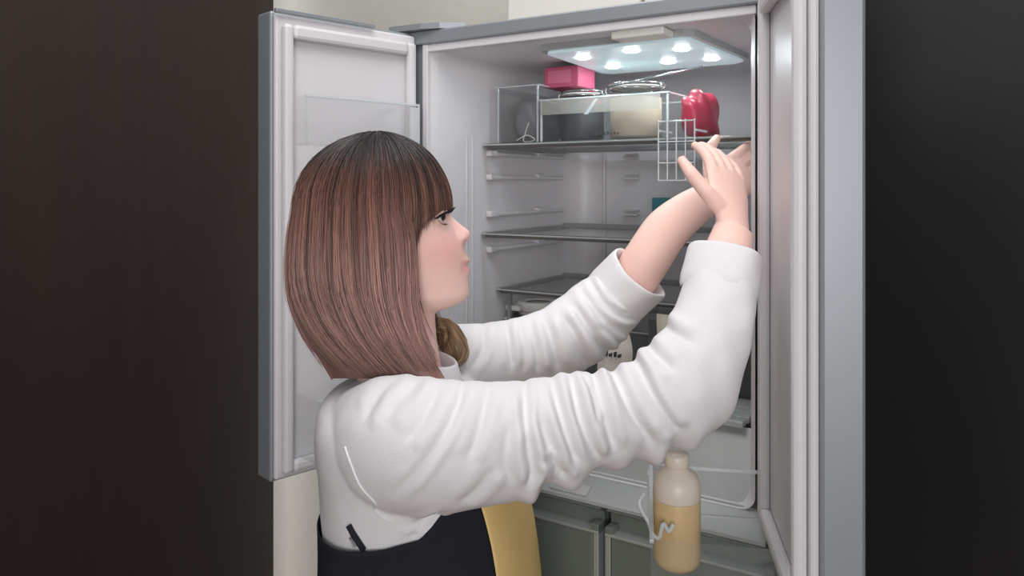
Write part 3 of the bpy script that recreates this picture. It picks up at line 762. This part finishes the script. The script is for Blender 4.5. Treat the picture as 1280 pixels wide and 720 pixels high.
# collar: a rib band standing round the neck
def collar():
    V, Fc, n = [], [], 72
    prof = [(0.0, 1.12), (0.25, 1.10), (0.6, 1.03), (0.9, 0.99), (1.0, 0.96), (0.95, 0.92), (0.6, 0.93), (0.1, 0.98)]
    for q, k in prof:
        for j in range(n):
            t = 2*math.pi*j/n
            x = 61*math.cos(t)*k*MM; y = .060*math.sin(t)*k
            V.append(((512-640)*MM+x, HY+y, EYE-(470-HOR)*MM+q*0.030-0.20*x))
    for i in range(len(prof)-1):
        for j in range(n):
            k = (j+1) % n; Fc.append((i*n+j, i*n+k, (i+1)*n+k, (i+1)*n+j))
    return link('collar', new_mesh('collar', V, Fc, M_shirt, True), shirt)
collar()

# lay thin things on the clothes: nearest front surface seen along +Y
from mathutils.bvhtree import BVHTree
bm_ = bmesh.new(); bm_.from_mesh(sw); shirt_bvh = BVHTree.FromBMesh(bm_); bm_.free()
def on_shirt(px_, py_, Yref, off=0.0015):
    p = P(px_, py_, Yref); h = shirt_bvh.ray_cast(Vector((p.x, 0.2, p.z)), Vector((0, 1, 0)))
    return (p.x, h[1-1].y-off, p.z) if h[0] is not None else tuple(p)
sm_pts = spline([(430, 560), (440, 580), (452, 605), (470, 627), (467, 640), (478, 652), (490, 656)], 40)
tube('armhole_seam', [on_shirt(a, b, .86, 0.0008) for a, b in sm_pts], 0.0011, M_seam, shirt, 6)

# apron: black side panels, mustard front, wrapped round the torso
def apron_panel(name, a0, a1, topf, zb, grow, material):
    """patch of the torso shell between angles a0..a1 (0 = her front, -90 = near side), top row from topf(angle)"""
    A = spline(np.array(TOR, float), 400); rows = A[:, 0]; V, Fc = [], []; na, nz = 60, 50
    for i in range(nz+1):
        for j in range(na+1):
            a = a0+(a1-a0)*j/na; r0 = topf(a); y = r0+(zb-r0)*i/nz
            cx, hx, hw = (np.interp(y, rows, A[:, q]) for q in (1, 2, 3)); t = math.radians(a); ca, sa = math.cos(t), math.sin(t)
            gz = grow+0.0025*math.sin(a*0.09+y*0.01)+(max(0, y-640)/260)*0.012
            V.append(((cx-640)*MM+(hx*MM+gz)*math.copysign(abs(ca)**0.9, ca), HY+(hw+gz)*math.copysign(abs(sa)**0.85, sa), EYE-(y-HOR)*MM))
    for i in range(nz):
        for j in range(na):
            q = i*(na+1)+j; Fc.append((q, q+1, q+na+2, q+na+1))
    me = new_mesh(name, V, Fc, material, True); o = link(name, me, woman)
    sd = o.modifiers.new('thickness', 'SOLIDIFY'); sd.thickness = 0.0018; sd.offset = 1
    return o
def top_black(a):   # row of the upper edge as a function of the angle
    return float(np.interp(a, [-180, -130, -117, -100, -85, -73, -62, -50], [640, 629, 625, 618, 606, 580, 562, 545]))
apb = apron_panel('apron_side', -180, -51, top_black, 900, 0.0075, M_apron)
apron_panel('apron_side', 51, 180, lambda a: top_black(-a), 900, 0.0075, M_apron)
apron_panel('apron_front', -51.5, 51.5, lambda a: 545, 900, 0.0080, M_yellow)
for sg in (-1, 1):
    tube('apron_strap', [(P(560, 575, HY).x, HY+sg*0.07, P(560, 575, HY).z), (P(585, 520, HY).x, HY+sg*0.07, P(585, 520, HY).z), (P(555, 486, HY).x, HY+sg*0.075, P(555, 486, HY).z)], 0.006, M_apron, woman, 8)
tube('buckle_strap', [on_shirt(a, b, .87, 0.004) for a, b in ((432, 664), (438, 674), (445, 684), (452, 694))], 0.0035, M_apron, woman, 8)
tube('buckle', [on_shirt(a, b, .87, 0.006) for a, b in ((434, 680), (441, 678), (446, 687), (439, 691), (434, 680))], 0.0012, M_silver, woman, 8)
# trousers and slippers
tv = []
for sg in (-1, 1):
    tv.append(tube_geo([(hip.x, HY+sg*.08, hip.z+.10), (hip.x, HY+sg*.085, hip.z-.02), (hip.x+.01, HY+sg*.09, .62), (hip.x, HY+sg*.09, .42), (hip.x-.015, HY+sg*.09, .12)], [.11, .105, .09, .075, .06], 32, [.09, .088, .085, .075, .06], up=(0, 1, 0)))
tv.append(torso_geo(0.004, 780, 920, 64, 16))
tr = remesh(*merge(tv), 0.006, 4); tr.materials.append(M_trouser); tr.shade_smooth(); link('trousers', tr, woman)
for sg in (-1, 1):
    V, Fc = tube_geo([(hip.x-.075, HY+sg*.09, .030), (hip.x-.04, HY+sg*.09, .036), (hip.x+.03, HY+sg*.092, .040), (hip.x+.10, HY+sg*.096, .038), (hip.x+.17, HY+sg*.10, .030), (hip.x+.19, HY+sg*.10, .026)], [.028, .040, .042, .046, .036, .016], 24, [.028, .034, .038, .034, .026, .012], up=(0, 0, 1))
    V[:, 2] = np.maximum(V[:, 2], 0.0015); link('slipper', new_mesh('slipper', V, Fc, M_shoe, True), woman)

# ---- eye, lashes
def head_pt(px_, py_, lat): return headW(np.array([(px_-475)*MM, lat, -(py_-270)*MM]))
def eye(parent):
    c = head_pt(545.5, 270.5, -0.030)
    def ball(name, r, m, cc, sx=1.0):
        V, Fc, n = [], [], 24
        for i in range(n+1):
            for j in range(n):
                th, a = math.pi*i/n, 2*math.pi*j/n
                V.append((cc[0]+r*sx*math.sin(th)*math.cos(a), cc[1]+r*math.sin(th)*math.sin(a), cc[2]+r*math.cos(th)))
        for i in range(n):
            for j in range(n):
                k = (j+1) % n; Fc.append((i*n+j, (i+1)*n+j, (i+1)*n+k, i*n+k))
        return link(name, new_mesh(name, V, Fc, m, True), parent)
    e = ball('eye', 0.0112, M_eye, c)
    ir = ball('iris', 0.0056, M_iris, c+np.array([0.0072, -0.0030, 0.0005])); ir.parent = e
    # lids: skin rolls above and below
    up = [head_pt(544, 270.5, -0.0445), head_pt(549.5, 266.5, -0.0435), head_pt(554, 263.8, -0.0385), head_pt(557.2, 263.0, -0.031), head_pt(557.5, 264.5, -0.022)]
    lo = [head_pt(544, 271.5, -0.0445), head_pt(549, 275.8, -0.0425), head_pt(553, 277.5, -0.038), head_pt(555.2, 278, -0.031), head_pt(556, 277, -0.022)]
    for nm, pl, r in (('upper_eyelid', up, .0022), ('lower_eyelid', lo, .0016)):
        tube(nm, spline(pl, 24), r, M_skin, parent, 8)
    g = []
    ups, los = spline(up, 46), spline(lo, 26)
    for i in range(2, 46):
        b = ups[i]+np.array([.0008, -.0012, -0.0012]); f = i/45; ln = 0.0075+0.0065*math.sin(math.pi*f)
        d = np.array([0.80, -0.62*(1-f)+0.05, 0.10]); d /= np.linalg.norm(d); d += rng.normal(0, .06, 3)
        pts = [b, b+d*ln*.4+np.array([0, 0, -.0006]), b+d*ln*.75+np.array([0, 0, .0012]), b+d*ln+np.array([0, 0, .0048])]
        g.append(tube_geo(pts, [.00062, .00055, .0004, .0001], 5, up=(0.1, 1, 0.2)))
    for i in range(4, 26, 2):
        b = los[i]; d = np.array([.7, -.4, -.35])+rng.normal(0, .1, 3)
        g.append(tube_geo([b, b+d*.003, b+d*.006+np.array([0, 0, -.0003])], [.0004, .0003, .0001], 4, up=(0.1, 1, 0.2)))
    g.append(tube_geo(ups+np.array([.0006, -.0018, -.0016]), .0010, 6))
    V, Fc = merge(g); link('eyelashes', new_mesh('eyelashes', V, Fc, M_lash), parent)
    return e
eye(woman)
# ---- hair
EC = (472.0, 262.0)
def end_row(phi):     # picture row where a lock of azimuth phi (deg, 0 = her forehead) ends
    return float(np.interp(abs(phi), [0, 28, 38, 46, 52, 57, 60], [268, 267, 276, 288, 312, 340, 470]))
LV = [290, 340, 380, 425, 474]
CURT = np.array([[6, 9, 10, 21, 47], [0, 2, 9, 30, 74], [-3, -6, 2, 28, 78], [-6, -10, -6, 12, 40]], float)
def guide(phi, inset=0.0, a0=0.0, n1=8, n2=9):
    """hair path for azimuth phi in degrees, negative = side towards the photographer"""
    p = math.radians(abs(phi)); sg = -1 if phi < 0 else 1
    a = (90 if math.cos(p) > 0 else 102)*MM-inset; b = .0875-inset; h = 95*MM-inset
    out = []
    for al in np.linspace(a0, math.pi/2, n1):
        out.append(((EC[0]-640)*MM+a*math.cos(p)*math.sin(al), HY+sg*b*math.sin(p)*math.sin(al), EYE-(EC[1]-HOR)*MM+h*math.cos(al)))
    last = out[-1]; er = end_row(phi)
    if er < 400:
        for r in np.linspace(EC[1]+2, er, 4):
            q = (r-EC[1])
            out.append((last[0]-0.00010*q*math.cos(p)+0.0, last[1]-sg*0.00006*q, EYE-(r-HOR)*MM))
    else:
        u = np.clip((abs(phi)-58)/122, 0, 1)
        lat = .0875*math.sin(p)*np.array([1.0, 0.99, 0.97, 1.0, 1.06])+np.array([0, 0.002, .003, .006, .010])*(1-u)
        x0s = 640+last[0]*F/(HY-abs(last[1]-HY))
        for k, r in enumerate(LV):
            Y = HY+sg*(lat[k]-inset)
            Yp = HY-abs(lat[k])
            w = P(x0s+np.interp(u, [0, .35, .7, 1], CURT[:, k]), r, Yp)
            out.append((w.x+inset*0.5, Y, w.z))
    return np.array(out)

def strands_mesh(name, lines, radius, tones, rnds, material, sides=3):
    n = lines.shape[1]; m = len(lines)
    tan = np.gradient(lines, axis=1); tan /= np.linalg.norm(tan, axis=2)[..., None]+1e-9
    ref = np.broadcast_to(np.array([0.31, 0.84, 0.2]), tan.shape); s = np.cross(tan, ref); s /= np.linalg.norm(s, axis=2)[..., None]+1e-9
    w = np.cross(s, tan); taper = np.interp(np.linspace(0, 1, n), [0, .1, .8, 1], [.6, 1, .9, .15])
    V = np.empty((m, n, sides, 3))
    for k in range(sides):
        a = 2*math.pi*k/sides
        V[:, :, k] = lines+(s*math.cos(a)+w*math.sin(a))*(radius[:, None]*taper)[..., None]
    V = V.reshape(-1, 3)
    i, j, k = np.meshgrid(np.arange(m), np.arange(n-1), np.arange(sides), indexing='ij'); k2 = (k+1) % sides
    base = (i*n+j)*sides
    Fq = np.stack([base+k, base+k2, base+sides+k2, base+sides+k], -1).reshape(-1, 4)
    me = bpy.data.meshes.new(name)
    me.vertices.add(len(V)); me.vertices.foreach_set('co', V.astype(np.float32).ravel())
    me.loops.add(Fq.size); me.loops.foreach_set('vertex_index', Fq.astype(np.int32).ravel())
    me.polygons.add(len(Fq)); me.polygons.foreach_set('loop_start', np.arange(0, Fq.size, 4, dtype=np.int32))
    me.update(calc_edges=True); me.validate()
    c = np.zeros((m, n, sides, 4)); c[..., 0] = tones[..., None]; c[..., 1] = rnds[:, None, None]; c[..., 3] = 1
    at = me.attributes.new('tone', 'FLOAT_COLOR', 'POINT'); at.data.foreach_set('color', c.astype(np.float32).ravel())
    me.materials.append(material); me.shade_smooth()
    return me

def resample(line, n):
    d = np.r_[0, np.cumsum(np.linalg.norm(np.diff(line, axis=0), axis=1))]
    t = np.linspace(0, d[-1], n); return np.stack([np.interp(t, d, line[:, i]) for i in range(3)], 1)

def build_hair(count=8200, npt=18):
    NC = 260; clump_off = rng.normal(0, 1, (2*NC, 3)); clump_b = rng.uniform(0, 1, 2*NC)
    L, T, R, RAD = [], [], [], []
    for i in range(count):
        q = rng.uniform()
        if q < 0.30: phi = -rng.uniform(0, 60)
        elif q < 0.80: phi = -rng.uniform(56, 150)
        elif q < 0.88: phi = rng.uniform(0, 60)
        else: phi = math.copysign(rng.uniform(60, 180), rng.uniform(-.6, 1))
        ci = int((phi+180)/360*2*NC) % (2*NC)
        a0 = rng.uniform(0.02, 0.95)*(1 if rng.uniform() < .6 else .3)
        g = spline(guide(phi, 0.0, a0), 40)
        keep = 1-abs(rng.normal(0, 0.05))
        if abs(phi) > 57: keep = 1-abs(rng.normal(0, 0.06))-0.05*clump_b[(ci*7) % (2*NC)]
        line = resample(g, 60); line = resample(line[:max(8, int(60*min(1, keep)))], npt)
        f = np.linspace(0, 1, npt)
        lift = rng.uniform(-0.002, 0.0032)+0.0008*clump_off[ci, 0]
        ctr = np.array([(EC[0]-640)*MM, HY, 0]); rad = line-ctr; rad[:, 2] = 0; rad /= np.linalg.norm(rad, axis=1)[:, None]+1e-6
        line += rad*lift*np.minimum(1, f*4)[:, None]
        line[:, 2] += lift*0.8*(1-np.minimum(1, f*2.2))
        # clump drift and a faint wave toward the ends
        tang = np.stack([-rad[:, 1], rad[:, 0], 0*f], 1)
        drift = (0.0038*clump_off[ci, 1]*f**1.6+0.0016*rng.normal()*f**1.2+0.0010*np.sin(f*rng.uniform(4, 9)+rng.uniform(0, 6.28)))
        line += tang*drift[:, None]
        if rng.uniform() < 0.05: line += tang*(rng.normal(0, 0.008)*f**2.5)[:, None]
        L.append(line)
        z = (EYE-line[:, 2])/MM+HOR
        T.append(np.clip((z-172)/(330-172), 0, 1)*0.95+0.04*clump_off[ci, 2])
        R.append(np.clip(0.05+0.62*clump_b[ci]+rng.normal(0, .30), 0, 1)); RAD.append(rng.uniform(0.00030, 0.00062))
    me = strands_mesh('hair', np.array(L), np.array(RAD), np.array(T), np.array(R), M_hair)
    return me
hair_me = build_hair()
hair = link('hair', hair_me, woman)

def hair_base():
    V, Fc, tone = [], [], []
    ph = list(np.linspace(-180, 180, 181)); n = 34
    for p_ in ph:
        g = resample(spline(guide(p_, 0.0035, 0.0), 60), n)
        V += [tuple(q) for q in g]; tone += [np.clip(((EYE-q[2])/MM+HOR-172)/158, 0, 1)*0.95 for q in g]
    for i in range(len(ph)-1):
        for j in range(n-1):
            e0, e1 = end_row(ph[i]), end_row(ph[i+1])
            if abs(e0-e1) > 60: continue
            Fc.append((i*n+j, (i+1)*n+j, (i+1)*n+j+1, i*n+j+1))
    me = new_mesh('hair_base', V, Fc, M_hair, True)
    c = np.zeros((len(V), 4)); c[:, 0] = tone; c[:, 1] = 0.36; c[:, 3] = 1
    at = me.attributes.new('tone', 'FLOAT_COLOR', 'POINT'); at.data.foreach_set('color', c.astype(np.float32).ravel())
    return me
base_me = hair_base(); link('hair_base', base_me, hair)

# wavy light lock in front of the far shoulder
def build_lock(count=900, npt=26):
    L, T, R, RAD = [], [], [], []
    for i in range(count):
        u, v = rng.uniform(0, 1), rng.uniform(-1, 1)
        ax = np.array([(548, 398), (566, 402), (578, 420), (584, 440), (578, 456), (560, 460)], float)
        bx_ = np.array([(546, 415), (552, 418), (556, 428), (558, 440), (556, 450), (550, 455)], float)
        p2 = ax*(u)+bx_*(1-u); p2 = spline(p2, npt); f = np.linspace(0, 1, npt)
        wv = 2.2*np.sin(f*9+u*4+v)+rng.normal(0, .8)
        Y = 1.115+0.020*v-0.020*math.sqrt(max(0, 1-v*v))*(0.4+0.6*np.sin(f*math.pi))+0.004*np.sin(f*14+u*8)
        L.append(np.array([tuple(P(a+wv[k], b+0.6*wv[k], Y[k])) for k, (a, b) in enumerate(p2)]))
        T.append(np.full(npt, np.clip(rng.normal(.5, .18), 0, 1))); R.append(np.clip(rng.normal(.45, .18), 0, 1)); RAD.append(rng.uniform(.0003, .0006))
    return strands_mesh('wavy_lock', np.array(L), np.array(RAD), np.array(T), np.array(R), M_lock)
lock_me = build_lock(); lock = link('wavy_lock', lock_me, hair)
def lock_core():
    V, Fc = tube_geo([P(552, 404, 1.12), P(560, 415, 1.12), P(567, 430, 1.12), P(570, 444, 1.12), P(562, 456, 1.12)], [.012, .018, .021, .018, .008], 20, up=(0, 1, 0))
    me = new_mesh('lock_core', V, Fc, M_lock, True); c = np.zeros((len(V), 4)); c[:, 0] = .5; c[:, 1] = .45; c[:, 3] = 1
    at = me.attributes.new('tone', 'FLOAT_COLOR', 'POINT'); at.data.foreach_set('color', c.astype(np.float32).ravel()); return me
core_me = lock_core(); link('lock_core', core_me, hair)
